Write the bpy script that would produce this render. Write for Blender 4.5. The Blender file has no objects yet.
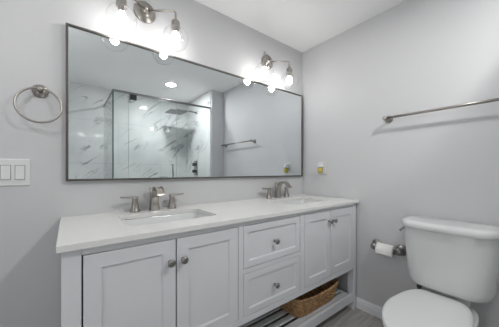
import bpy, bmesh, math, random
from mathutils import Vector, Matrix
PI = math.pi
sc = bpy.context.scene
COL = sc.collection
random.seed(7)

# ------------------------------------------------------------------ camera
cam_d = bpy.data.cameras.new('camera')
cam = bpy.data.objects.new('camera', cam_d)
COL.objects.link(cam)
cam.location = (0.0302, -1.4943, 1.0941)
cam.rotation_euler = (PI / 2, 0, -0.6624)
cam_d.sensor_fit = 'HORIZONTAL'
cam_d.sensor_width = 36.0
cam_d.lens = 232.17 / 499 * 36.0
cam_d.shift_y = 7.55 / 499
cam_d.clip_start = 0.01
sc.camera = cam

# ------------------------------------------------------------------ world (even fill light let in by the added doorway)
W_STRENGTH = 1.05
world = bpy.data.worlds.new('doorway_fill_light')
sc.world = world
world.use_nodes = True
bg = world.node_tree.nodes['Background']
bg.inputs['Color'].default_value = (0.97, 0.985, 1.0, 1)
bg.inputs['Strength'].default_value = W_STRENGTH

# ------------------------------------------------------------------ lamps and exposure
BULB_E = 33          # radiance of the frosted bulbs
DOWN_E = 420          # radiance of the recessed ceiling lights
FILL_PEND_E = 11           # radiance of the added unseen fill globe by the left wall
FILL_DOWN_E = 30           # radiance of the added unseen recessed fill light
vs = sc.view_settings
vs.view_transform = 'Standard'
vs.look = 'None'
vs.gamma = 1.0
vs.use_curve_mapping = False
vs.exposure = 0.11

# ------------------------------------------------------------------ materials
def new_mat(name):
    m = bpy.data.materials.new(name)
    m.use_nodes = True
    nt = m.node_tree
    return m, nt, nt.nodes['Principled BSDF']

def plain(name, col, rough=0.5, metal=0.0, bump=0.0, bscale=200.0, spec=0.5, coat=0.0, var=0.0, vscale=6.0):
    m, nt, b = new_mat(name)
    b.inputs['Base Color'].default_value = (*col, 1)
    b.inputs['Roughness'].default_value = rough
    b.inputs['Metallic'].default_value = metal
    b.inputs['Specular IOR Level'].default_value = spec
    b.inputs['Coat Weight'].default_value = coat
    b.inputs['Coat Roughness'].default_value = 0.05
    tc = nt.nodes.new('ShaderNodeTexCoord')
    if bump:
        n = nt.nodes.new('ShaderNodeTexNoise')
        n.inputs['Scale'].default_value = bscale
        n.inputs['Detail'].default_value = 3
        bp = nt.nodes.new('ShaderNodeBump')
        bp.inputs['Strength'].default_value = bump
        bp.inputs['Distance'].default_value = 0.002
        nt.links.new(tc.outputs['Object'], n.inputs['Vector'])
        nt.links.new(n.outputs['Fac'], bp.inputs['Height'])
        nt.links.new(bp.outputs['Normal'], b.inputs['Normal'])
    if var:
        n2 = nt.nodes.new('ShaderNodeTexNoise')
        n2.inputs['Scale'].default_value = vscale
        n2.inputs['Detail'].default_value = 4
        mx = nt.nodes.new('ShaderNodeMixRGB')
        mx.inputs['Color1'].default_value = (*[c * (1 - var) for c in col], 1)
        mx.inputs['Color2'].default_value = (*[min(1, c * (1 + var)) for c in col], 1)
        nt.links.new(tc.outputs['Object'], n2.inputs['Vector'])
        nt.links.new(n2.outputs['Fac'], mx.inputs['Fac'])
        nt.links.new(mx.outputs['Color'], b.inputs['Base Color'])
    return m

def emitter(name, col, strength):
    m, nt, b = new_mat(name)
    b.inputs['Base Color'].default_value = (0.9, 0.9, 0.9, 1)
    b.inputs['Emission Color'].default_value = (*col, 1)
    b.inputs['Emission Strength'].default_value = strength
    return m

def thin_glass(name, tint, ior=1.5, gain=1.0):
    m = bpy.data.materials.new(name)
    m.use_nodes = True
    nt = m.node_tree
    nt.nodes.clear()
    out = nt.nodes.new('ShaderNodeOutputMaterial')
    tr = nt.nodes.new('ShaderNodeBsdfTransparent')
    tr.inputs['Color'].default_value = (*tint, 1)
    gl = nt.nodes.new('ShaderNodeBsdfGlossy')
    gl.inputs['Roughness'].default_value = 0.02
    fr = nt.nodes.new('ShaderNodeFresnel')
    fr.inputs['IOR'].default_value = ior
    geo = nt.nodes.new('ShaderNodeNewGeometry')
    # same reflectance from either face of the pane: facing-based Schlick term
    lw = nt.nodes.new('ShaderNodeLayerWeight')
    lw.inputs['Blend'].default_value = 0.5
    pw = nt.nodes.new('ShaderNodeMath'); pw.operation = 'POWER'
    pw.inputs[1].default_value = 4.0
    mu = nt.nodes.new('ShaderNodeMath'); mu.operation = 'MULTIPLY_ADD'
    mu.inputs[1].default_value = 0.8 * gain
    mu.inputs[2].default_value = 0.035 * gain
    nt.nodes.remove(fr); nt.nodes.remove(geo)
    mix = nt.nodes.new('ShaderNodeMixShader')
    nt.links.new(lw.outputs['Facing'], pw.inputs[0])
    nt.links.new(pw.outputs[0], mu.inputs[0])
    nt.links.new(mu.outputs[0], mix.inputs['Fac'])
    nt.links.new(tr.outputs[0], mix.inputs[1])
    nt.links.new(gl.outputs[0], mix.inputs[2])
    nt.links.new(mix.outputs[0], out.inputs['Surface'])
    return m

def marble_mat():
    m, nt, b = new_mat('polished_marble_tile')
    b.inputs['Roughness'].default_value = 0.06
    tc = nt.nodes.new('ShaderNodeTexCoord')
    mp = nt.nodes.new('ShaderNodeMapping')
    mp.vector_type = 'TEXTURE'
    mp.inputs['Rotation'].default_value = (0.0, -0.75, 0.0)
    mp.inputs['Scale'].default_value = (1.7, 0.9, 0.42)
    nz = nt.nodes.new('ShaderNodeTexNoise')
    nz.inputs['Scale'].default_value = 1.7
    nz.inputs['Detail'].default_value = 6
    nz.inputs['Roughness'].default_value = 0.55
    nz.inputs['Distortion'].default_value = 0.8
    sub = nt.nodes.new('ShaderNodeMath'); sub.operation = 'SUBTRACT'; sub.inputs[1].default_value = 0.5
    ab = nt.nodes.new('ShaderNodeMath'); ab.operation = 'ABSOLUTE'
    rp = nt.nodes.new('ShaderNodeValToRGB')
    rp.color_ramp.elements[0].position = 0.0
    rp.color_ramp.elements[0].color = (0.44, 0.45, 0.46, 1)
    rp.color_ramp.elements[1].position = 0.028
    rp.color_ramp.elements[1].color = (1, 1, 1, 1)
    # patches where veins show
    n2 = nt.nodes.new('ShaderNodeTexNoise')
    n2.inputs['Scale'].default_value = 3.2
    n2.inputs['Detail'].default_value = 3
    r2 = nt.nodes.new('ShaderNodeValToRGB')
    r2.color_ramp.elements[0].position = 0.46
    r2.color_ramp.elements[0].color = (0, 0, 0, 1)
    r2.color_ramp.elements[1].position = 0.62
    r2.color_ramp.elements[1].color = (1, 1, 1, 1)
    n3 = nt.nodes.new('ShaderNodeTexNoise')
    n3.inputs['Scale'].default_value = 2.0
    n3.inputs['Detail'].default_value = 5
    r3 = nt.nodes.new('ShaderNodeValToRGB')
    r3.color_ramp.elements[0].position = 0.3
    r3.color_ramp.elements[0].color = (0.60, 0.61, 0.615, 1)
    r3.color_ramp.elements[1].position = 0.62
    r3.color_ramp.elements[1].color = (0.75, 0.755, 0.755, 1)
    mx = nt.nodes.new('ShaderNodeMixRGB'); mx.blend_type = 'MULTIPLY'
    # grout lines of the large tiles
    br = nt.nodes.new('ShaderNodeTexBrick')
    br.offset = 0.5
    br.inputs['Scale'].default_value = 1.0
    br.inputs['Brick Width'].default_value = 1.2
    br.inputs['Row Height'].default_value = 0.6
    br.inputs['Mortar Size'].default_value = 0.002
    br.inputs['Color1'].default_value = (1, 1, 1, 1)
    br.inputs['Color2'].default_value = (1, 1, 1, 1)
    br.inputs['Mortar'].default_value = (0.72, 0.73, 0.74, 1)
    sx = nt.nodes.new('ShaderNodeSeparateXYZ')
    ad = nt.nodes.new('ShaderNodeMath'); ad.operation = 'ADD'
    cx = nt.nodes.new('ShaderNodeCombineXYZ')
    mg = nt.nodes.new('ShaderNodeMixRGB'); mg.blend_type = 'MULTIPLY'; mg.inputs['Fac'].default_value = 1
    L = nt.links.new
    L(tc.outputs['Object'], mp.inputs['Vector']); L(mp.outputs[0], nz.inputs['Vector'])
    L(nz.outputs['Fac'], sub.inputs[0]); L(sub.outputs[0], ab.inputs[0]); L(ab.outputs[0], rp.inputs['Fac'])
    L(tc.outputs['Object'], n2.inputs['Vector']); L(n2.outputs['Fac'], r2.inputs['Fac'])
    L(tc.outputs['Object'], n3.inputs['Vector']); L(n3.outputs['Fac'], r3.inputs['Fac'])
    L(r2.outputs['Color'], mx.inputs['Fac']); L(r3.outputs['Color'], mx.inputs['Color1']); L(rp.outputs['Color'], mx.inputs['Color2'])
    L(tc.outputs['Object'], sx.inputs[0]); L(sx.outputs['X'], ad.inputs[0]); L(sx.outputs['Y'], ad.inputs[1])
    L(ad.outputs[0], cx.inputs['X']); L(sx.outputs['Z'], cx.inputs['Y']); L(cx.outputs[0], br.inputs['Vector'])
    L(mx.outputs['Color'], mg.inputs['Color1']); L(br.outputs['Color'], mg.inputs['Color2'])
    L(mg.outputs['Color'], b.inputs['Base Color'])
    return m

def floor_mat():
    m, nt, b = new_mat('grey_wood_plank_floor')
    b.inputs['Roughness'].default_value = 0.45
    L = nt.links.new
    tc = nt.nodes.new('ShaderNodeTexCoord')
    br = nt.nodes.new('ShaderNodeTexBrick')
    br.offset = 0.37
    br.inputs['Scale'].default_value = 1.0
    br.inputs['Brick Width'].default_value = 1.2
    br.inputs['Row Height'].default_value = 0.18
    br.inputs['Mortar Size'].default_value = 0.0018
    br.inputs['Color1'].default_value = (0.36, 0.345, 0.33, 1)
    br.inputs['Color2'].default_value = (0.46, 0.445, 0.43, 1)
    br.inputs['Mortar'].default_value = (0.24, 0.23, 0.22, 1)
    mp = nt.nodes.new('ShaderNodeMapping')
    mp.inputs['Scale'].default_value = (1.6, 14, 1)
    nz = nt.nodes.new('ShaderNodeTexNoise')
    nz.inputs['Scale'].default_value = 3.0
    nz.inputs['Detail'].default_value = 7
    nz.inputs['Distortion'].default_value = 0.6
    rp = nt.nodes.new('ShaderNodeValToRGB')
    rp.color_ramp.elements[0].position = 0.3
    rp.color_ramp.elements[0].color = (0.66, 0.65, 0.64, 1)
    rp.color_ramp.elements[1].position = 0.7
    rp.color_ramp.elements[1].color = (1.12, 1.1, 1.08, 1)
    mx = nt.nodes.new('ShaderNodeMixRGB'); mx.blend_type = 'MULTIPLY'; mx.inputs['Fac'].default_value = 1
    L(tc.outputs['Object'], br.inputs['Vector']); L(tc.outputs['Object'], mp.inputs['Vector'])
    L(mp.outputs[0], nz.inputs['Vector']); L(nz.outputs['Fac'], rp.inputs['Fac'])
    L(br.outputs['Color'], mx.inputs['Color1']); L(rp.outputs['Color'], mx.inputs['Color2'])
    L(mx.outputs['Color'], b.inputs['Base Color'])
    return m

def wicker_mat():
    m, nt, b = new_mat('woven_wicker')
    b.inputs['Roughness'].default_value = 0.6
    L = nt.links.new
    tc = nt.nodes.new('ShaderNodeTexCoord')
    mp = nt.nodes.new('ShaderNodeMapping')
    mp.inputs['Scale'].default_value = (45, 45, 90)
    nz = nt.nodes.new('ShaderNodeTexNoise')
    nz.inputs['Scale'].default_value = 1.0
    nz.inputs['Detail'].default_value = 4
    rp = nt.nodes.new('ShaderNodeValToRGB')
    rp.color_ramp.elements[0].position = 0.3
    rp.color_ramp.elements[0].color = (0.20, 0.11, 0.05, 1)
    rp.color_ramp.elements[1].position = 0.7
    rp.color_ramp.elements[1].color = (0.72, 0.43, 0.21, 1)
    L(tc.outputs['Object'], mp.inputs['Vector']); L(mp.outputs[0], nz.inputs['Vector'])
    L(nz.outputs['Fac'], rp.inputs['Fac']); L(rp.outputs['Color'], b.inputs['Base Color'])
    return m

def quartz_mat():
    m, nt, b = new_mat('white_quartz')
    b.inputs['Roughness'].default_value = 0.22
    L = nt.links.new
    tc = nt.nodes.new('ShaderNodeTexCoord')
    nz = nt.nodes.new('ShaderNodeTexNoise')
    nz.inputs['Scale'].default_value = 160
    nz.inputs['Detail'].default_value = 2
    rp = nt.nodes.new('ShaderNodeValToRGB')
    rp.color_ramp.elements[0].position = 0.35
    rp.color_ramp.elements[0].color = (0.73, 0.725, 0.71, 1)
    rp.color_ramp.elements[1].position = 0.6
    rp.color_ramp.elements[1].color = (0.755, 0.75, 0.735, 1)
    L(tc.outputs['Object'], nz.inputs['Vector']); L(nz.outputs['Fac'], rp.inputs['Fac'])
    L(rp.outputs['Color'], b.inputs['Base Color'])
    return m

M = dict(
    wall=plain('pale_grey_wall_paint', (0.60, 0.60, 0.612), 0.55, bump=0.06, bscale=140),
    ceiling=plain('white_textured_ceiling_paint', (0.95, 0.95, 0.95), 0.8, bump=0.35, bscale=90),
    trim=plain('white_trim_paint', (0.76, 0.77, 0.79), 0.35, var=0.02),
    cabinet=plain('white_cabinet_lacquer', (0.68, 0.69, 0.72), 0.38, var=0.01),
    quartz=quartz_mat(),
    china=plain('white_vitreous_china', (0.72, 0.73, 0.73), 0.12, coat=0.6, var=0.01),
    plastic=plain('white_plastic', (0.76, 0.76, 0.76), 0.3, var=0.01),
    nickel=plain('brushed_nickel', (0.38, 0.355, 0.33), 0.30, 1.0, bump=0.05, bscale=400),
    darknickel=plain('dark_pewter_metal', (0.30, 0.29, 0.28), 0.32, 1.0, bump=0.05, bscale=300),
    frame=plain('pewter_mirror_frame', (0.15, 0.143, 0.135), 0.42, 1.0, bump=0.05, bscale=300),
    chrome=plain('polished_chrome', (0.6, 0.6, 0.6), 0.12, 1.0, var=0.02),
    black=plain('dark_bronze_metal', (0.06, 0.06, 0.065), 0.4, 0.6, var=0.05),
    mirror=plain('silvered_mirror', (0.80, 0.84, 0.855), 0.0, 1.0),
    paper=plain('tissue_paper', (0.86, 0.85, 0.83), 0.9, bump=0.2, bscale=300),
    cardboard=plain('cardboard_core', (0.32, 0.25, 0.18), 0.9, bump=0.1, bscale=200),
    amber=plain('amber_oil', (0.50, 0.40, 0.07), 0.15, var=0.05),
    seal=plain('clear_vinyl_seal', (0.42, 0.47, 0.46), 0.3, var=0.05),
    gap_shadow=plain('grey_painted_gap_shadow', (0.30, 0.30, 0.31), 0.6, var=0.05),
    plate=plain('grey_white_plate_plastic', (0.68, 0.68, 0.68), 0.35, var=0.01),
    rubber=plain('dark_rubber', (0.03, 0.03, 0.03), 0.5, var=0.05),
    globe=thin_glass('clear_globe_glass', (0.985, 0.985, 0.985), gain=1.15),
    shower_glass=thin_glass('clear_shower_glass', (0.95, 0.965, 0.96)),
    edge=plain('green_glass_edge', (0.05, 0.12, 0.10), 0.15, var=0.05),
    marble=marble_mat(), floor=floor_mat(), wicker=wicker_mat(),
    bulb=emitter('lit_frosted_bulb', (1.0, 0.98, 0.955), BULB_E),
    fill_pendant=emitter('added_opal_fill_globe', (1.0, 0.995, 0.985), FILL_PEND_E),
    fill_down=emitter('added_fill_downlight_lens', (1.0, 0.995, 0.985), FILL_DOWN_E),
    down=emitter('lit_downlight_lens', (1.0, 0.995, 0.985), DOWN_E),
)

# ------------------------------------------------------------------ mesh helpers
def add_box(bm, lo, hi, bev=0.0, seg=2):
    lo = Vector(lo); hi = Vector(hi)
    t = bmesh.new()
    bmesh.ops.create_cube(t, size=1.0)
    bmesh.ops.scale(t, vec=hi - lo, verts=t.verts)
    bmesh.ops.translate(t, vec=(lo + hi) / 2, verts=t.verts)
    if bev > 0:
        bmesh.ops.bevel(t, geom=list(t.edges), offset=bev, segments=seg, profile=0.5, affect='EDGES')
    merge(bm, t)

def merge(bm, t, mat=None):
    if mat is not None:
        bmesh.ops.transform(t, matrix=mat, verts=t.verts)
    vm = {}
    for v in t.verts:
        vm[v] = bm.verts.new(v.co)
    for f in t.faces:
        try:
            nf = bm.faces.new([vm[v] for v in f.verts])
            nf.smooth = f.smooth
        except ValueError:
            pass
    t.free()

def loft(bm, rings, cap0=True, cap1=True, smooth=True, closed_loop=False):
    R = [[bm.verts.new(p) for p in r] for r in rings]
    n = len(R[0])
    pairs = list(zip(R[:-1], R[1:]))
    if closed_loop:
        pairs.append((R[-1], R[0]))
    for a, b in pairs:
        for i in range(n):
            j = (i + 1) % n
            f = bm.faces.new((a[i], a[j], b[j], b[i])); f.smooth = smooth
    if not closed_loop:
        if cap0:
            bm.faces.new(list(reversed(R[0])))
        if cap1:
            bm.faces.new(R[-1])

def lathe(bm, prof, origin=(0, 0, 0), axis='Z', n=32, cap0=True, cap1=True):
    """prof: list of (radius, height along the axis)"""
    o = Vector(origin)
    rings = []
    for r, h in prof:
        ring = []
        for k in range(n):
            a = 2 * PI * k / n
            u, v = r * math.cos(a), r * math.sin(a)
            if axis == 'Z': p = Vector((u, v, h))
            elif axis == 'Y': p = Vector((u, h, v))
            else: p = Vector((h, u, v))
            ring.append(o + p)
        rings.append(ring)
    loft(bm, rings, cap0, cap1)

def tube(bm, pts, r, n=14, caps=True, closed=False):
    pts = [Vector(p) for p in pts]
    rr = r if isinstance(r, (list, tuple)) else [r] * len(pts)
    N = len(pts)
    rings = []
    up = None
    for i, p in enumerate(pts):
        if closed:
            t = (pts[(i + 1) % N] - pts[i - 1]).normalized()
        else:
            t = (pts[min(i + 1, N - 1)] - pts[max(i - 1, 0)]).normalized()
        if up is None:
            ref = Vector((0, 0, 1)) if abs(t.z) < 0.9 else Vector((1, 0, 0))
            up = (ref - t * ref.dot(t)).normalized()
        else:
            up = (up - t * up.dot(t)).normalized()
        s = t.cross(up)
        rings.append([p + (up * math.cos(2 * PI * k / n) + s * math.sin(2 * PI * k / n)) * rr[i] for k in range(n)])
    loft(bm, rings, caps, caps, closed_loop=closed)

def bend(p0, p1, p2, r, n=8):
    """polyline p0-p1-p2 with a rounded corner of radius r"""
    p0, p1, p2 = Vector(p0), Vector(p1), Vector(p2)
    a = p1 + (p0 - p1).normalized() * r
    b = p1 + (p2 - p1).normalized() * r
    return [p0] + [a * (1 - t) ** 2 + p1 * 2 * t * (1 - t) + b * t * t for t in [k / n for k in range(n + 1)]] + [p2]

def empty(name, loc):
    o = bpy.data.objects.new(name, None)
    o.empty_display_size = 0.05
    o.location = loc
    COL.objects.link(o)
    return o

def build(name, bm, mat, parent=None, smooth_angle=None):
    bmesh.ops.recalc_face_normals(bm, faces=bm.faces)
    me = bpy.data.meshes.new(name)
    if parent is not None:
        # part geometry is written in world space: move it into the thing's frame
        off = Vector((0, 0, 0)); q = parent
        while q is not None:
            off += q.location; q = q.parent
        bmesh.ops.translate(bm, vec=-off, verts=bm.verts)
    bm.to_mesh(me); bm.free()
    o = bpy.data.objects.new(name, me)
    mats = mat if isinstance(mat, (list, tuple)) else [mat]
    for m in mats:
        me.materials.append(m)
    if parent is not None:
        o.parent = parent
    COL.objects.link(o)
    if smooth_angle:
        for p in me.polygons:
            p.use_smooth = True
        me.set_sharp_from_angle(angle=math.radians(smooth_angle))
    return o

def tag(o, label, cat, group=None, kind=None):
    o['label'] = label
    o['category'] = cat
    if group: o['group'] = group
    if kind: o['kind'] = kind
    return o

def struct(name, bm, mat, label, cat):
    o = build(name, bm, mat)
    return tag(o, label, cat, kind='structure')

def box_obj(name, lo, hi, mat, parent=None, bev=0.0):
    bm = bmesh.new(); add_box(bm, lo, hi, bev)
    return build(name, bm, mat, parent)

# ------------------------------------------------------------------ room shell
XR, XL, YF, H = 1.8636, -0.95, -2.41, 2.27
YP = -1.53                      # partition / shower front plane
XP = 1.66                       # shower side wall
bm = bmesh.new(); add_box(bm, (XL - 0.1, YF - 0.1, -0.1), (XR + 0.1, 0.1, 0))
struct('floor', bm, M['floor'], 'grey wood-look plank floor under the vanity and toilet', 'floor')
bm = bmesh.new(); add_box(bm, (XL - 0.1, YF - 0.1, H), (XR + 0.1, 0.1, H + 0.1))
struct('ceiling', bm, M['ceiling'], 'white lightly textured ceiling', 'ceiling')
bm = bmesh.new(); add_box(bm, (XL - 0.1, 0, 0), (XR + 0.1, 0.1, H))
struct('wall_back', bm, M['wall'], 'pale grey wall behind the mirror and vanity', 'wall')
bm = bmesh.new(); add_box(bm, (XR, YF - 0.1, 0), (XR + 0.1, 0, H))
struct('wall_right', bm, M['wall'], 'pale grey wall behind the toilet and towel bar', 'wall')
bm = bmesh.new(); add_box(bm, (XL - 0.1, YF - 0.1, 0), (XR, YF, H))
struct('wall_front', bm, M['marble'], 'polished grey-veined marble wall opposite the mirror', 'wall')
# left wall with an unseen doorway added to let fill light in
bm = bmesh.new()
DY0, DY1, DZ = -1.95, -0.85, 2.08
add_box(bm, (XL - 0.1, DY1, 0), (XL, 0, H))
add_box(bm, (XL - 0.1, YF, 0), (XL, DY0, H))
add_box(bm, (XL - 0.1, DY0, DZ), (XL, DY1, H))
struct('wall_left', bm, M['wall'], 'pale grey wall with an open doorway added for fill light', 'wall')
bm = bmesh.new()
for y0, y1, z0, z1 in ((DY0 - 0.07, DY0, 0, DZ + 0.07), (DY1, DY1 + 0.07, 0, DZ + 0.07), (DY0, DY1, DZ, DZ + 0.07)):
    add_box(bm, (XL, y0, z0), (XL + 0.015, y1, z1), 0.003, 1)
struct('trim_1', bm, M['trim'], 'white casing around the added doorway', 'door casing')
# partition beside the shower: painted front, marble on the shower side
bm = bmesh.new(); add_box(bm, (XP + 0.012, YF, 0), (XR, YP, H))
struct('wall_partition', bm, M['wall'], 'narrow pale grey wall end between shower and toilet corner', 'wall')
bm = bmesh.new(); add_box(bm, (XP, YF, 0), (XP + 0.012, YP - 0.03, H))
struct('wall_shower', bm, M['marble'], 'marble clad side wall of the shower', 'wall')
# shower curb
bm = bmesh.new()
add_box(bm, (0.38, YP - 0.11, 0), (XP, YP, 0.10), 0.004)
add_box(bm, (0.38, YF, 0), (0.48, YP - 0.11, 0.10), 0.004)
struct('trim_2', bm, M['marble'], 'low marble curb under the shower glass', 'shower curb')

def baseboard(name, a, b, nrm, label):
    """profiled board from a to b (floor points on the wall), nrm = into the room"""
    a, b, nrm = Vector(a), Vector(b), Vector(nrm)
    prof = [(0, 0), (0.014, 0), (0.014, 0.052), (0.011, 0.058), (0.011, 0.066), (0.006, 0.075), (0.004, 0.081), (0, 0.081)]
    bm = bmesh.new()
    loft(bm, [[p + nrm * u + Vector((0, 0, w)) for u, w in prof] for p in (a, b)], smooth=False)
    struct(name, bm, M['trim'], label, 'baseboard')
baseboard('baseboard_right', (XR, -0.002, 0), (XR, YP, 0), (-1, 0, 0), 'white baseboard along the wall behind the toilet')
baseboard('baseboard_back', (XL, 0, 0), (XR - 0.016, 0, 0), (0, -1, 0), 'white baseboard along the wall behind the vanity')

# ------------------------------------------------------------------ vanity cabinet
VX0, VX1, VF = 0.012, 1.842, -0.555
ZB, ZT = 0.322, 0.842
van = tag(empty('bathroom_vanity', (0.93, -0.28, 0)), 'long white double vanity cabinet with panelled doors and slatted open shelf', 'vanity')
PW = 0.052
# posts to the floor (four)
for x0, x1, y0, y1 in ((VX0, VX0 + PW, VF, VF + PW), (VX1 - 0.038, VX1, VF, VF + PW),
                       (VX0, VX0 + PW, -0.02 - PW, -0.02), (VX1 - 0.038, VX1, -0.02 - PW, -0.02)):
    bm = bmesh.new(); add_box(bm, (x0, y0, 0), (x1, y1, ZT), 0.002, 1)
    build('leg', bm, M['cabinet'], van)
# carcass: sides, bottom, back, face frame
bm = bmesh.new()
add_box(bm, (VX0 + 0.006, VF + PW, ZB), (VX0 + 0.026, -0.072, ZT - 0.002))
add_box(bm, (VX1 - 0.026, VF + PW, ZB), (VX1 - 0.006, -0.072, ZT - 0.002))
add_box(bm, (VX0 + 0.026, VF + 0.03, ZB), (VX1 - 0.026, -0.03, ZB + 0.018))
add_box(bm, (VX0 + PW, -0.034, ZB), (VX1 - 0.038, -0.022, ZT - 0.002))
build('carcass', bm, M['cabinet'], van)
bm = bmesh.new()
fy0, fy1 = VF, VF + 0.022
DX = [0.066, 0.381, 0.694, 0.724, 1.160, 1.200, 1.492, 1.802]
zr0, zr1 = 0.353, 0.817
add_box(bm, (VX0 + PW, fy0, zr1), (VX1 - 0.038, fy1, ZT - 0.002), 0.0015, 1)       # top rail
add_box(bm, (VX0 + PW, fy0, ZB), (VX1 - 0.038, fy1, zr0), 0.0015, 1)               # bottom rail
add_box(bm, (0.694, fy0, zr0), (0.724, fy1, zr1))
add_box(bm, (1.160, fy0, zr0), (1.200, fy1, zr1))
add_box(bm, (0.724, fy0, 0.574), (1.160, fy1, 0.598))                               # between the drawers
build('face_frame', bm, M['cabinet'], van)

def shaker(bm, x0, x1, z0, z1, yf, fw=0.050, th=0.02, rec=0.007):
    """one solid shaker front: flat frame with a sloped bead round a recessed panel"""
    def ring(d, y):
        return [Vector((x0 + d, y, z0 + d)), Vector((x1 - d, y, z0 + d)), Vector((x1 - d, y, z1 - d)), Vector((x0 + d, y, z1 - d))]
    rings = [ring(0, yf + th), ring(0, yf + 0.0015), ring(0.0015, yf), ring(fw, yf), ring(fw + 0.001, yf + 0.003), ring(fw + 0.003, yf + 0.0034), ring(fw + 0.004, yf + rec)]
    loft(bm, rings, True, True, smooth=False)

def knob(parent, x, z, y):
    bm = bmesh.new()
    prof = [(0.0075, 0.0), (0.0075, -0.003), (0.0055, -0.006), (0.0052, -0.012), (0.008, -0.016), (0.0135, -0.0185), (0.0155, -0.022), (0.0152, -0.0255), (0.012, -0.0285), (0.006, -0.0298)]
    lathe(bm, prof, (x, y, z), 'Y', 24)
    build('knob', bm, M['darknickel'], parent)

g = 0.0028
def door(x0, x1, kx, kz):
    bm = bmesh.new()
    shaker(bm, x0 + g, x1 - g, zr0 + g, zr1 - g, VF - 0.0005)
    d = build('door', bm, M['cabinet'], van)
    knob(d, kx, kz, VF - 0.0005)
door(DX[0], DX[1], 0.354, 0.727)
door(DX[1], DX[2], 0.408, 0.727)
door(DX[5], DX[6], 1.464, 0.743)
door(DX[6], DX[7], 1.520, 0.743)
for z0, z1 in ((0.598, zr1), (zr0, 0.574)):
    bm = bmesh.new()
    shaker(bm, DX[3] + g, DX[4] - g, z0 + g, z1 - g, VF - 0.0005, fw=0.033)
    d = build('drawer', bm, M['cabinet'], van)
    knob(d, 0.942, (z0 + z1) / 2 - 0.003, VF - 0.0005)
# slatted shelf
SZ = 0.125
bm = bmesh.new()
add_box(bm, (VX0 + PW, VF + 0.004, SZ - 0.062), (VX1 - 0.038, VF + 0.026, SZ), 0.002, 1)
add_box(bm, (VX0 + PW, -0.06, SZ - 0.062), (VX1 - 0.038, -0.038, SZ), 0.002, 1)
add_box(bm, (VX0 + 0.006, VF + PW, SZ - 0.062), (VX0 + 0.028, -0.072, SZ - 0.0325))
add_box(bm, (VX1 - 0.028, VF + PW, SZ - 0.062), (VX1 - 0.006, -0.072, SZ - 0.0325))
y = VF + 0.050
while y + 0.040 < -0.062:
    add_box(bm, (VX0 + PW - 0.02, y, SZ - 0.032), (VX1 - 0.028, y + 0.040, SZ - 0.020), 0.002, 1)
    y += 0.0665
build('shelf', bm, M['cabinet'], van)

# ------------------------------------------------------------------ countertop with two sink cut-outs
CW, CD, CZ0, CZ1 = 1.854, -0.575, 0.8425, 0.864
SINKS = [(0.440, 0.215), (1.457, 0.212)]      # centre x, half width
SY0, SY1 = -0.435, -0.150                    # front, back of the openings
def rrect(cx, cy, hx, hy, r, z, k=5):
    pts = []
    for sx, sy, a0 in ((1, 1, 0), (-1, 1, PI / 2), (-1, -1, PI), (1, -1, 1.5 * PI)):
        for i in range(k + 1):
            a = a0 + (PI / 2) * i / k
            pts.append(Vector((cx + sx * (hx - r) + r * math.cos(a), cy + sy * (hy - r) + r * math.sin(a), z)))
    return pts
bm = bmesh.new()
def slab_piece(x0, x1, y0, y1):
    add_box(bm, (x0, y0, CZ0), (x1, y1, CZ1))
# built as a plate with two holes: triangulated outline extruded down
def plate_with_holes(outer, holes, z0, z1):
    t = bmesh.new()
    edges = []
    for loop in [outer] + holes:
        vs_ = [t.verts.new((p.x, p.y, z1)) for p in loop]
        for i in range(len(vs_)):
            edges.append(t.edges.new((vs_[i], vs_[(i + 1) % len(vs_)])))
    bmesh.ops.triangle_fill(t, use_beauty=True, use_dissolve=False, edges=edges)
    r = bmesh.ops.extrude_face_region(t, geom=list(t.faces))
    vv = [e for e in r['geom'] if isinstance(e, bmesh.types.BMVert)]
    bmesh.ops.translate(t, vec=(0, 0, z0 - z1), verts=vv)
    return t
cy = (SY0 + SY1) / 2; hy = (SY1 - SY0) / 2
outer = rrect(CW / 2, CD / 2, CW / 2, -CD / 2, 0.003, CZ1, 2)
t = plate_with_holes(outer, [rrect(sx, cy, hw, hy, 0.035, CZ1) for sx, hw in SINKS], CZ0, CZ1)
merge(bm, t)
top = build('countertop', bm, M['quartz'])
bv = top.modifiers.new('eased_edge', 'BEVEL'); bv.width = 0.002; bv.segments = 2; bv.limit_method = 'ANGLE'; bv.angle_limit = math.radians(60)
tag(top, 'white quartz countertop with two rectangular sink openings on the vanity', 'countertop')

def sink(cx, hw, label):
    s = tag(empty('sink', (cx, cy, 0.70)), label, 'sink')
    bm = bmesh.new()
    z = CZ0 - 0.001
    rings = []
    for dx, zz, r in ((0.012, z, 0.045), (0.004, z, 0.038), (0.002, z - 0.006, 0.037), (-0.004, z - 0.05, 0.04), (-0.012, z - 0.10, 0.05), (-0.03, z - 0.122, 0.06), (-0.07, z - 0.13, 0.06)):
        rings.append(rrect(cx, cy, hw + dx, hy + dx, r, zz))
    inner = rings
    outer_r = [rrect(cx, cy, hw + 0.012, hy + 0.012, 0.045, z - 0.01), rrect(cx, cy, hw + 0.004, hy + 0.004, 0.05, z - 0.09), rrect(cx, cy, hw - 0.03, hy - 0.03, 0.06, z - 0.14)]
    loft(bm, list(reversed(outer_r)) + inner, True, True)
    build('basin', bm, M['china'], s)
    bm = bmesh.new()
    lathe(bm, [(0.024, 0.0), (0.024, 0.002), (0.019, 0.003), (0.017, 0.001), (0.006, 0.0015)], (cx, cy + 0.03, z - 0.1298), 'Z', 24)
    build('drain', bm, M['nickel'], s)
sink(*SINKS[0], 'white undermount sink nearest the camera, below the left faucet')
sink(*SINKS[1], 'white undermount sink at the far end of the counter, near the corner')

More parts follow.
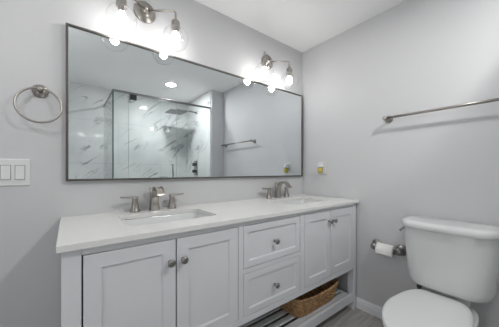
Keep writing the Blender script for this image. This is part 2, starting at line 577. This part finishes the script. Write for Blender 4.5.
# ------------------------------------------------------------------ faucets
def faucet(cx, label):
    fy, z = -0.062, CZ1
    f = tag(empty('faucet', (cx, fy, z)), label, 'faucet')
    # spout: flared column carrying an open curved trough
    bm = bmesh.new()
    def sec(hx, hyy, zz, yo=0.0):
        return rrect(cx, fy + yo, hx, hyy, min(hx, hyy) * 0.55, zz, 4)
    loft(bm, [sec(0.029, 0.027, z), sec(0.029, 0.027, z + 0.004), sec(0.0265, 0.024, z + 0.012), sec(0.0235, 0.021, z + 0.04),
              sec(0.022, 0.019, z + 0.07), sec(0.022, 0.013, z + 0.095, 0.006), sec(0.023, 0.0075, z + 0.120, 0.012), sec(0.0235, 0.005, z + 0.134, 0.014)])
    build('spout_body', bm, M['nickel'], f)
    bm = bmesh.new()
    path = [(-0.010, 0.060), (-0.013, 0.090), (-0.022, 0.116), (-0.042, 0.133), (-0.070, 0.138), (-0.098, 0.131), (-0.117, 0.115), (-0.126, 0.096)]
    rings = []
    for i, (dy, dz) in enumerate(path):
        a = path[max(i - 1, 0)]; b = path[min(i + 1, len(path) - 1)]
        tx, tz = b[0] - a[0], b[1] - a[1]
        l = math.hypot(tx, tz); nx, nz = tz / l, -tx / l          # normal, upward
        if False: pass
        hw = 0.0205
        def P(sx, h):
            return Vector((cx + sx, fy + dy + nx * h, z + dz + nz * h))
        # channel: raised lips either side of a sunk water way
        rings.append([P(-hw, -0.006), P(hw, -0.006), P(hw, 0.005), P(hw - 0.004, 0.005), P(hw - 0.005, 0.0), P(-hw + 0.005, 0.0), P(-hw + 0.004, 0.005), P(-hw, 0.005)])
    loft(bm, rings, smooth=False)
    build('spout', bm, M['nickel'], f, 40)
    for s in (-1, 1):
        hx0 = cx + s * 0.105
        bm = bmesh.new()
        lathe(bm, [(0.0275, 0), (0.0275, 0.004), (0.0245, 0.010), (0.0195, 0.03), (0.0155, 0.055), (0.0145, 0.070), (0.015, 0.078), (0.011, 0.082)], (hx0, fy, z), 'Z', 24)
        h = build('handle', bm, M['nickel'], f)
        bm = bmesh.new()
        rings = []
        for u, w, th, dz in ((-0.016, 0.010, 0.006, 0.080), (0.0, 0.013, 0.007, 0.082), (0.035, 0.012, 0.006, 0.083), (0.064, 0.0105, 0.005, 0.085), (0.074, 0.007, 0.0035, 0.087)):
            x = hx0 + s * u
            rings.append([Vector((x, fy - w, z + dz - th)), Vector((x, fy + w, z + dz - th)), Vector((x, fy + w * 0.8, z + dz + th)), Vector((x, fy - w * 0.8, z + dz + th))])
        loft(bm, rings, smooth=False)
        build('lever', bm, M['nickel'], h)
faucet(0.432, 'brushed nickel widespread faucet behind the sink nearest the camera')
faucet(1.460, 'brushed nickel widespread faucet behind the far sink by the corner')

# ------------------------------------------------------------------ mirror
MX0, MX1, MZ0, MZ1 = 0.0194, 1.836, 1.0428, 1.832
mir = tag(empty('wall_mirror', ((MX0 + MX1) / 2, -0.01, MZ0)), 'wide rectangular mirror in a thin dark pewter frame above the vanity', 'mirror')
bm = bmesh.new()
fw = 0.011
def mring(d, y):
    return [Vector((MX0 + d, y, MZ0 + d)), Vector((MX1 - d, y, MZ0 + d)), Vector((MX1 - d, y, MZ1 - d)), Vector((MX0 + d, y, MZ1 - d))]
loft(bm, [mring(0, -0.001), mring(0, -0.0255), mring(0.001, -0.0265), mring(fw - 0.001, -0.0265), mring(fw, -0.0255), mring(fw, -0.001)], smooth=False, closed_loop=True)
build('frame', bm, M['frame'], mir)
box_obj('mirror_glass', (MX0 + fw, -0.020, MZ0 + fw), (MX1 - fw, -0.002, MZ1 - fw), M['mirror'], mir)

# ------------------------------------------------------------------ vanity lights
def vanity_light(cx, zc, label):
    ya = -0.13
    v = tag(empty('vanity_light', (cx, 0, zc)), label, 'wall light')
    bm = bmesh.new()
    lathe(bm, [(0.062, -0.0005), (0.062, -0.010), (0.058, -0.014), (0.050, -0.016), (0.047, -0.020), (0.030, -0.023), (0.022, -0.026)], (cx, 0, zc), 'Y', 40)
    build('backplate', bm, M['nickel'], v)
    bm = bmesh.new()
    # stem out of the plate, round hub and finial
    lathe(bm, [(0.024, -0.022), (0.022, -0.032), (0.014, -0.040), (0.011, -0.046), (0.013, -0.052), (0.010, -0.060), (0.004, -0.064)], (cx, 0, zc), 'Y', 28)
    build('hub', bm, M['nickel'], v)
    for s in (-1, 1):
        gx = cx + s * 0.143
        bm = bmesh.new()
        tube(bm, bend((cx + s * 0.012, -0.03, zc), (gx, ya, zc), (gx, ya, zc - 0.066), 0.022), 0.0062, 14)
        build('arm', bm, M['nickel'], v)
        bm = bmesh.new()
        lathe(bm, [(0.008, 0.012), (0.012, 0.008), (0.016, 0.0), (0.0235, -0.004), (0.0245, -0.010), (0.0245, -0.030), (0.0265, -0.033), (0.0265, -0.040), (0.0175, -0.042), (0.0165, -0.066), (0.0125, -0.068)], (gx, ya, zc - 0.060), 'Z', 28)
        build('socket', bm, M['nickel'], v)
        # clear globe, open at the neck
        gz = zc - 0.164
        R = 0.0735
        bm = bmesh.new()
        prof = []
        for k in range(0, 25):
            a = math.radians(-90 + k * (162.0 / 24))
            prof.append((max(0.0006, R * math.cos(a)), R * math.sin(a)))
        prof.append((0.0228, R * math.sin(math.radians(72)) + 0.004))
        lathe(bm, prof, (gx, ya, gz), 'Z', 40, cap0=True, cap1=False)
        build('globe', bm, M['globe'], v)
        bm = bmesh.new()
        prof = [(0.012, 0.0335), (0.0165, 0.028), (0.0225, 0.017), (0.0265, 0.002), (0.0265, -0.011), (0.0228, -0.024), (0.015, -0.0335), (0.006, -0.0375), (0.0006, -0.038)]
        lathe(bm, prof, (gx, ya, gz + 0.002), 'Z', 28)
        build('bulb', bm, M['bulb'], v)
vanity_light(0.392, 2.05, 'two-globe nickel vanity light over the left end of the mirror')
vanity_light(1.385, 2.036, 'two-globe nickel vanity light over the mirror near the room corner')

# ------------------------------------------------------------------ towel ring
tx, tz = -0.076, 1.476
tr = tag(empty('towel_ring', (tx, 0, tz)), 'round nickel towel ring on the wall left of the mirror', 'towel ring')
bm = bmesh.new()
lathe(bm, [(0.031, -0.0005), (0.031, -0.005), (0.028, -0.009), (0.024, -0.010), (0.021, -0.015), (0.013, -0.018)], (tx, 0, tz), 'Y', 32)
build('backplate', bm, M['nickel'], tr)
bm = bmesh.new()
lathe(bm, [(0.011, -0.015), (0.008, -0.022), (0.0075, -0.034), (0.0115, -0.038), (0.0125, -0.044), (0.010, -0.050), (0.004, -0.052)], (tx, 0, tz), 'Y', 24)
build('post', bm, M['nickel'], tr)
bm = bmesh.new()
R = 0.081
tube(bm, [(tx + R * math.sin(a), -0.040 - 0.010 * (1 - math.cos(a)), tz - R + 0.004 + R * math.cos(a)) for a in [2 * PI * k / 64 for k in range(64)]], 0.0050, 12, closed=True)
build('ring', bm, M['nickel'], tr)

# ------------------------------------------------------------------ light switch
sx0, sx1, sz0, sz1 = -0.226, -0.110, 1.026, 1.150
sw = tag(empty('light_switch', ((sx0 + sx1) / 2, 0, (sz0 + sz1) / 2)), 'white two-rocker switch plate on the wall under the towel ring', 'light switch')
bm = bmesh.new()
def pring(d, y):
    return [Vector((sx0 + d, y, sz0 + d)), Vector((sx1 - d, y, sz0 + d)), Vector((sx1 - d, y, sz1 - d)), Vector((sx0 + d, y, sz1 - d))]
loft(bm, [pring(0, -0.0005), pring(0, -0.003), pring(0.004, -0.0065)], smooth=False)
build('cover_plate', bm, M['plastic'], sw)
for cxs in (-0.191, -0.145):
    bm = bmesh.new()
    add_box(bm, (cxs - 0.0172, -0.0072, 1.0545), (cxs + 0.0172, -0.006, 1.1215))  # grey backing stands in for the shadow gap round the rocker
    build('gap_shadow', bm, M['gap_shadow'], sw)
    bm = bmesh.new()
    rings = [[Vector((cxs + a * 0.0148, yy, zz)) for a, yy, zz in ((-1, -0.0068, z0), (1, -0.0068, z0), (1, -0.008 - d, z0), (-1, -0.008 - d, z0))] for z0, d in ((1.057, 0.0055), (1.088, 0.002), (1.119, 0.001))]
    loft(bm, rings, smooth=False)
    build('rocker', bm, M['plastic'], sw)

# ------------------------------------------------------------------ outlet and plug-in
oy, oz = -0.232, 1.124
ol = tag(empty('wall_outlet', (XR, oy, oz)), 'white outlet plate on the side wall above the far counter end', 'outlet')
bm = bmesh.new()
def oring(d, x):
    return [Vector((x, oy - 0.036 + d, oz - 0.059 + d)), Vector((x, oy + 0.036 - d, oz - 0.059 + d)), Vector((x, oy + 0.036 - d, oz + 0.059 - d)), Vector((x, oy - 0.036 + d, oz + 0.059 - d))]
loft(bm, [oring(0, XR - 0.0005), oring(0, XR - 0.003), oring(0.004, XR - 0.0065)], smooth=False)
build('cover_plate', bm, M['plate'], ol)
bm = bmesh.new()
add_box(bm, (XR - 0.009, oy - 0.0165, oz - 0.034), (XR - 0.006, oy + 0.0165, oz + 0.034), 0.001, 1)
build('receptacle', bm, M['plastic'], ol)
pg = tag(empty('plug_in_air_freshener', (XR - 0.04, oy + 0.005, oz + 0.01)), 'small white plug-in with an amber bottle, in the outlet above the counter', 'air freshener')
bm = bmesh.new()
loft(bm, [[Vector((x, oy + 0.003 + 0.0 + hy_ * a, oz + 0.022 + hz * b)) for a, b in ((-1, -1), (1, -1), (1, 1), (-1, 1))] for x, hy_, hz in ((XR - 0.0092, 0.019, 0.016), (XR - 0.016, 0.021, 0.018), (XR - 0.046, 0.020, 0.017), (XR - 0.054, 0.016, 0.012))], smooth=False)
build('housing', bm, M['plastic'], pg)
bm = bmesh.new()
lathe(bm, [(0.011, -0.048), (0.0175, -0.045), (0.0205, -0.036), (0.0205, -0.008), (0.014, 0.0), (0.010, 0.0055)], (XR - 0.036, oy + 0.003, oz - 0.0008), 'Z', 24)
o = build('bottle', bm, M['amber'], pg); o['label'] = 'amber oil bottle'

# ------------------------------------------------------------------ towel bar
by0, by1, bz, bx = -0.789, -1.447, 1.468, XR - 0.066
tb = tag(empty('towel_bar', (XR, (by0 + by1) / 2, bz)), 'long brushed nickel towel bar on the wall above the toilet', 'towel bar')
bm = bmesh.new()
tube(bm, [(bx, by0, bz), (bx, by1, bz)], 0.0085, 18)
build('bar', bm, M['nickel'], tb)
for yy in (by0, by1):
    bm = bmesh.new()
    lathe(bm, [(0.026, -0.0005), (0.026, -0.006), (0.023, -0.010), (0.017, -0.012), (0.012, -0.018), (0.0105, -0.035), (0.0105, -0.052), (0.0145, -0.056), (0.0155, -0.066), (0.0145, -0.076), (0.008, -0.080)], (XR, yy, bz), 'X', 28)
    build('bracket', bm, M['nickel'], tb)

# ------------------------------------------------------------------ toilet paper holder and roll
py0, py1, pz, pxx = -0.710, -0.872, 0.543, XR - 0.062
th = tag(empty('toilet_paper_holder', (XR, (py0 + py1) / 2, pz)), 'nickel two-post toilet paper holder on the wall beside the toilet', 'toilet paper holder')
for yy in (py0, py1):
    bm = bmesh.new()
    lathe(bm, [(0.038, -0.0005), (0.038, -0.007), (0.034, -0.013), (0.026, -0.016), (0.023, -0.022), (0.0155, -0.027), (0.0145, -0.040), (0.021, -0.047), (0.0235, -0.060), (0.021, -0.072), (0.012, -0.078)], (XR, yy, pz), 'X', 28)
    build('post', bm, M['darknickel'], th)
bm = bmesh.new()
tube(bm, [(pxx, py0 - 0.006, pz), (pxx, py1 + 0.006, pz)], 0.009, 16)
build('roller', bm, M['darknickel'], th)
rl = tag(empty('toilet_paper_roll', (pxx, -0.787, pz)), 'slim white toilet paper roll on the wall holder', 'toilet paper')
bm = bmesh.new()
rr, ri, y0, y1 = 0.042, 0.0205, -0.737, -0.845
zc = pz - 0.009
prof = [(ri, y0), (rr - 0.002, y0), (rr, y0 - 0.002), (rr, y1 + 0.002), (rr - 0.002, y1), (ri, y1)]
rings = [[Vector((pxx + r * math.cos(2 * PI * k / 40), yy, zc + r * math.sin(2 * PI * k / 40))) for k in range(40)] for r, yy in prof]
loft(bm, rings, closed_loop=True)
add_box(bm, (pxx - rr - 0.0006, y1 + 0.001, zc - 0.02), (pxx - rr + 0.001, y0 - 0.001, zc + 0.004))
build('tissue', bm, M['paper'], rl, 35)
bm = bmesh.new()
rings = [[Vector((pxx + r * math.cos(2 * PI * k / 32), yy, zc + r * math.sin(2 * PI * k / 32))) for k in range(32)] for r, yy in ((0.0190, y0 + 0.0005), (0.0204, y0 + 0.0005), (0.0204, y1 - 0.0005), (0.0190, y1 - 0.0005))]
loft(bm, rings, closed_loop=True)
build('core', bm, M['cardboard'], rl, 35)

# ------------------------------------------------------------------ toilet
TY = -1.132
to = tag(empty('toilet', (1.55, TY, 0)), 'white two-piece toilet with closed lid against the side wall', 'toilet')
TC = TY - 0.011
def tank_ring(z, hw, xf, bow, xb=1.846, n=20):
    """back flat at xb, front bowed out to xf, rounded front corners"""
    pts = []
    for i in range(n + 1):
        u = math.sin(PI / 2 * (1 - 2 * i / n))
        e = max(0.0, (abs(u) - 0.58) / 0.42)
        pts.append(Vector((xf + bow * u * u + 0.12 * (1 - max(0, 1 - e ** 2.2) ** (1 / 2.2)), TC + u * hw, z)))
    for dx, dy in ((0.06, 0.001), (0.012, -0.001), (0.0, -0.014)):
        pts.append(Vector((xb - dx, TC - hw - dy, z)))
    for dx, dy in ((0.0, -0.014), (0.012, -0.001), (0.06, 0.001)):
        pts.append(Vector((xb - dx, TC + hw + dy, z)))
    return pts
bm = bmesh.new()
loft(bm, [tank_ring(0.418, 0.165, 1.672, 0.012), tank_ring(0.425, 0.177, 1.650, 0.012), tank_ring(0.440, 0.185, 1.640, 0.012), tank_ring(0.465, 0.191, 1.634, 0.012), tank_ring(0.52, 0.195, 1.630, 0.012),
          tank_ring(0.60, 0.203, 1.626, 0.012), tank_ring(0.70, 0.208, 1.623, 0.012), tank_ring(0.757, 0.210, 1.622, 0.012)])
build('tank', bm, M['china'], to, 50)
bm = bmesh.new()
loft(bm, [tank_ring(0.7575, 0.210, 1.617, 0.012, 1.85), tank_ring(0.760, 0.217, 1.608, 0.012, 1.851), tank_ring(0.766, 0.220, 1.605, 0.012, 1.852), tank_ring(0.784, 0.221, 1.604, 0.012, 1.852),
          tank_ring(0.794, 0.216, 1.610, 0.012, 1.848), tank_ring(0.800, 0.206, 1.622, 0.012, 1.838), tank_ring(0.802, 0.190, 1.644, 0.012, 1.82)])
build('tank_lid', bm, M['china'], to, 60)
# side trip lever
bm = bmesh.new()
ly = TC + 0.207
lathe(bm, [(0.011, 0.0), (0.011, 0.004), (0.007, 0.008), (0.006, 0.016)], (1.745, ly, 0.728), 'Y', 20)
tube(bm, [(1.757, ly + 0.014, 0.729), (1.738, ly + 0.016, 0.728), (1.715, ly + 0.016, 0.725), (1.692, ly + 0.015, 0.721)], [0.0065, 0.007, 0.0065, 0.008], 12)
build('flush_lever', bm, M['chrome'], to, 50)

def egg(z, xb, xf, hw, nb=2.7, nf=2.0, cxr=0.45, N=48, taper=0.0):
    """toilet outline: blunt back at xb, elongated front at xf"""
    cx = xb + (xf - xb) * cxr
    pts = []
    for k in range(N):
        a = 2 * PI * k / N
        c, s = math.cos(a), math.sin(a)
        if c >= 0:   # front
            p = 2 / nf
            x = cx + (xf - cx) * abs(c) ** p
            yy = hw * math.copysign(abs(s) ** p, s)
        else:
            p = 2 / nb
            x = cx + (xb - cx) * abs(c) ** p
            yy = hw * math.copysign(abs(s) ** p, s) * (1 - taper * (abs(c) ** p) ** 1.6)
        pts.append(Vector((x, TY + yy, z)))
    return pts
bm = bmesh.new()
loft(bm, [egg(0.0, 1.72, 1.30, 0.105, 4, 2.6), egg(0.02, 1.72, 1.30, 0.105, 4, 2.6), egg(0.03, 1.71, 1.31, 0.098, 4, 2.6), egg(0.12, 1.70, 1.31, 0.10, 4, 2.4),
          egg(0.19, 1.70, 1.24, 0.122, 4, 2.2), egg(0.27, 1.72, 1.185, 0.143, 3.4, 2.1), egg(0.325, 1.75, 1.150, 0.155, 3.2), egg(0.355, 1.77, 1.124, 0.161, 3.2), egg(0.366, 1.77, 1.124, 0.161, 3.2), egg(0.371, 1.765, 1.130, 0.156, 3.2)])
add_box(bm, (1.70, TY - 0.11, 0.36), (1.83, TY + 0.11, 0.4175), 0.012)
build('bowl', bm, M['china'], to, 50)
bm = bmesh.new()
loft(bm, [egg(0.3715, 1.656, 1.120, 0.159, 6, taper=0.30), egg(0.374, 1.659, 1.114, 0.164, 6, taper=0.30), egg(0.384, 1.659, 1.113, 0.165, 6, taper=0.30), egg(0.388, 1.656, 1.117, 0.161, 6, taper=0.30)])
build('seat', bm, M['plastic'], to, 50)
bm = bmesh.new()
loft(bm, [egg(0.3905, 1.660, 1.118, 0.160, 6, taper=0.30), egg(0.393, 1.664, 1.111, 0.165, 6, taper=0.30), egg(0.401, 1.664, 1.110, 0.166, 6, taper=0.30), egg(0.406, 1.659, 1.117, 0.161, 6, taper=0.30), egg(0.4085, 1.640, 1.137, 0.145, 6, taper=0.30), egg(0.410, 1.55, 1.22, 0.09)])
build('seat_lid', bm, M['plastic'], to, 60)
bm = bmesh.new()
lathe(bm, [(0.010, -0.050), (0.010, -0.020), (0.0125, -0.016), (0.0125, -0.006), (0.009, -0.001)], (1.676, TY + 0.106, 0.4235), 'Z', 18)
o = build('hinge_cap', bm, M['rubber'], to, 40); o['label'] = 'dark seat hinge cap'

# ------------------------------------------------------------------ wicker basket on the shelf
bx0, bx1, byf, byb = 1.208, 1.706, -0.512, -0.235
bz0, bz1 = SZ - 0.0195, SZ + 0.122
bk = tag(empty('wicker_basket', ((bx0 + bx1) / 2, (byf + byb) / 2, bz0)), 'empty brown woven wicker basket on the slatted shelf under the vanity', 'basket')
def bring(z, grow, phase=None, amp=0.0, sag=True, n=120):
    cxb, cyb = (bx0 + bx1) / 2, (byf + byb) / 2
    hx, hyb = (bx1 - bx0) / 2 + grow, (byb - byf) / 2 + grow
    pts = []
    for k in range(n):
        a = 2 * PI * (k + 0.5) / n
        c, s = math.cos(a), math.sin(a)
        e = 2 / 6.0
        x = hx * math.copysign(abs(c) ** e, c)
        yv = hyb * math.copysign(abs(s) ** e, s)
        d = Vector((x / hx ** 2, yv / hyb ** 2, 0)).normalized()
        off = amp * math.cos(PI * k / 2 + (phase or 0))
        zz = z
        if sag:
            zz = z - 0.018 * (z - bz0) / (bz1 - bz0) * max(0, 1 - (x / (hx * 0.8)) ** 2) * (1 if abs(yv) > hyb * 0.9 else 0)
        pts.append(Vector((cxb + x + d.x * off, cyb + yv + d.y * off, zz)))
    return pts
bm = bmesh.new()
rings = []
rows = 11
for i in range(rows):
    for q in (0.1, 0.5, 0.9):
        u = (i + q) / rows
        rings.append(bring(bz0 + u * (bz1 - 0.012 - bz0), -0.03 + 0.03 * u + (0.0022 if q == 0.5 else -0.0008), PI * (i % 2), 0.0022))
inner = []
for i in reversed(range(rows)):
    for q in (0.9, 0.5, 0.1):
        u = (i + q) / rows
        inner.append(bring(max(bz0 + u * (bz1 - 0.012 - bz0), bz0 + 0.008), -0.030 + 0.03 * u - 0.007 - (0.002 if q == 0.5 else 0), PI * (i % 2), -0.002))
loft(bm, [bring(bz0, -0.035)] + rings + inner)
build('woven_body', bm, M['wicker'], bk)
bm = bmesh.new()
tube(bm, [p for p in bring(bz1 - 0.008, -0.002)], 0.0085, 10, closed=True)
build('rim', bm, M['wicker'], bk)

# ------------------------------------------------------------------ recessed ceiling light and added unseen fill lamps
def downlight(x, y, label, mat='down'):
    d = tag(empty('recessed_ceiling_light', (x, y, H)), label, 'ceiling light')
    bm = bmesh.new()
    lathe(bm, [(0.062, -0.0005), (0.088, -0.0005), (0.088, -0.004), (0.080, -0.008), (0.062, -0.006)], (x, y, H), 'Z', 40, cap0=False, cap1=False)
    build('trim_ring', bm, M['trim'], d)
    bm = bmesh.new()
    lathe(bm, [(0.0615, -0.001), (0.0615, -0.005), (0.03, -0.0055), (0.0006, -0.0056)], (x, y, H), 'Z', 40)
    build('lens', bm, M[mat], d)
px_, py_ = -0.38, -0.72  # globe lamp out of view, added to brighten the room
pd = tag(empty('added_fill_lamp', (px_, py_, H)), 'added opal globe fill lamp out of view, left of the mirror', 'fill lamp')
bm = bmesh.new(); lathe(bm, [(0.055, -0.0005), (0.055, -0.02), (0.02, -0.03), (0.006, -0.035), (0.006, -0.30), (0.03, -0.305), (0.035, -0.34), (0.02, -0.342)], (px_, py_, H), 'Z', 28)
build('stem', bm, M['nickel'], pd)
bm = bmesh.new(); lathe(bm, [(max(0.0006, 0.11 * math.cos(math.radians(a))), -0.445 + 0.11 * math.sin(math.radians(a))) for a in range(-90, 76, 8)], (px_, py_, H), 'Z', 36)
build('globe', bm, M['fill_pendant'], pd)
downlight(1.129, -1.689, 'round lit recessed ceiling light over the shower, seen in the mirror')
downlight(1.25, -0.70, 'added unseen recessed fill light in front of the far sink', 'fill_down')  # second downlight is out of view, added as fill

# ------------------------------------------------------------------ shower enclosure
GX0, GZ0, GZ1 = 0.428, 0.10, 2.0
YG = -1.566
se = tag(empty('shower_enclosure', (GX0, YG, GZ0)), 'frameless clear glass shower enclosure with nickel header, reflected in the mirror', 'shower enclosure')
def pane(name, lo, hi, label=None):
    o = box_obj(name, lo, hi, M['shower_glass'], se)
    if label: o['label'] = label
    return o
t8 = 0.004
xs = [GX0 + 0.006, 0.585, 1.158, XP - 0.004]
pane('fixed_panel', (xs[0], YG - t8, GZ0 + 0.001), (xs[1] - 0.002, YG + t8, GZ1))
dr = pane('door', (xs[1] + 0.002, YG - t8, GZ0 + 0.008), (xs[2] - 0.002, YG + t8, GZ1))
pane('fixed_panel', (xs[2] + 0.002, YG - t8, GZ0 + 0.001), (xs[3], YG + t8, GZ1))
pane('return_panel', (GX0 - t8, YF + 0.003, GZ0 + 0.001), (GX0 + t8, YG - 0.006, GZ1))
bm = bmesh.new()
add_box(bm, (GX0 - 0.008, YG - 0.012, GZ1), (XP - 0.001, YG + 0.012, GZ1 + 0.022), 0.002, 1)
build('header_rail', bm, M['darknickel'], se)
bm = bmesh.new()
add_box(bm, (GX0 - 0.008, YF + 0.002, GZ1), (GX0 + 0.008, YG - 0.0125, GZ1 + 0.018), 0.002, 1)
build('header_rail', bm, M['darknickel'], se)
bm = bmesh.new()
add_box(bm, (GX0 - 0.007, YG - 0.0045, GZ0 + 0.001), (GX0 + 0.0055, YG + 0.007, GZ1 - 0.0005))
o = build('corner_seal', bm, M['edge'], se); o['label'] = 'green-tinted glass edge'
for x in (0.5855, 1.158):
    bm = bmesh.new()
    add_box(bm, (x - 0.0014, YG - 0.004, GZ0 + 0.01), (x + 0.0014, YG + 0.004, GZ1 - 0.001))
    build('edge_seal', bm, M['seal'], se)
bm = bmesh.new()
add_box(bm, (0.60, YG - 0.016, GZ1 - 0.062), (0.672, YG + 0.016, GZ1 - 0.001), 0.003, 1)
build('hinge', bm, M['black'], se)
bm = bmesh.new()
hx = 1.095
pts = bend((hx, YG + 0.005, 1.18), (hx, YG + 0.05, 1.18), (hx, YG + 0.05, 1.10), 0.02)[:-1] + bend((hx, YG + 0.05, 1.10), (hx, YG + 0.05, 0.98), (hx, YG + 0.005, 0.98), 0.02)[1:]
tube(bm, pts, 0.009, 14)
build('door_handle', bm, M['darknickel'], dr)

# rain shower head on its arm
sy, szz = -2.02, 2.035
sh = tag(empty('rain_shower_head', (XP, sy, szz)), 'square rain shower head on a wall arm inside the shower', 'shower head')
bm = bmesh.new()
tube(bm, bend((XP - 0.006, sy, szz), (1.32, sy, szz), (1.32, sy, szz - 0.038), 0.02), 0.010, 14)
build('arm', bm, M['darknickel'], sh)
bm = bmesh.new()
lathe(bm, [(0.028, -0.0005), (0.028, -0.010), (0.014, -0.014)], (XP, sy, szz), 'X', 28)
build('flange', bm, M['darknickel'], sh)
bm = bmesh.new()
add_box(bm, (1.195, sy - 0.125, szz - 0.050), (1.445, sy + 0.125, szz - 0.038), 0.003, 1)
build('spray_plate', bm, M['darknickel'], sh)
# valve on the shower wall
vv_ = tag(empty('shower_valve', (XP, -2.045, 1.15)), 'dark shower valve plate with two round knobs on the marble wall', 'shower valve')
bm = bmesh.new(); add_box(bm, (XP - 0.010, -2.105, 1.03), (XP - 0.0005, -1.985, 1.26), 0.003, 1)
build('plate', bm, M['darknickel'], vv_)
for zz in (1.09, 1.20):
    bm = bmesh.new()
    lathe(bm, [(0.020, -0.009), (0.020, -0.03), (0.026, -0.034), (0.026, -0.055), (0.022, -0.058)], (XP, -2.045, zz), 'X', 24)
    build('knob', bm, M['black'], vv_)
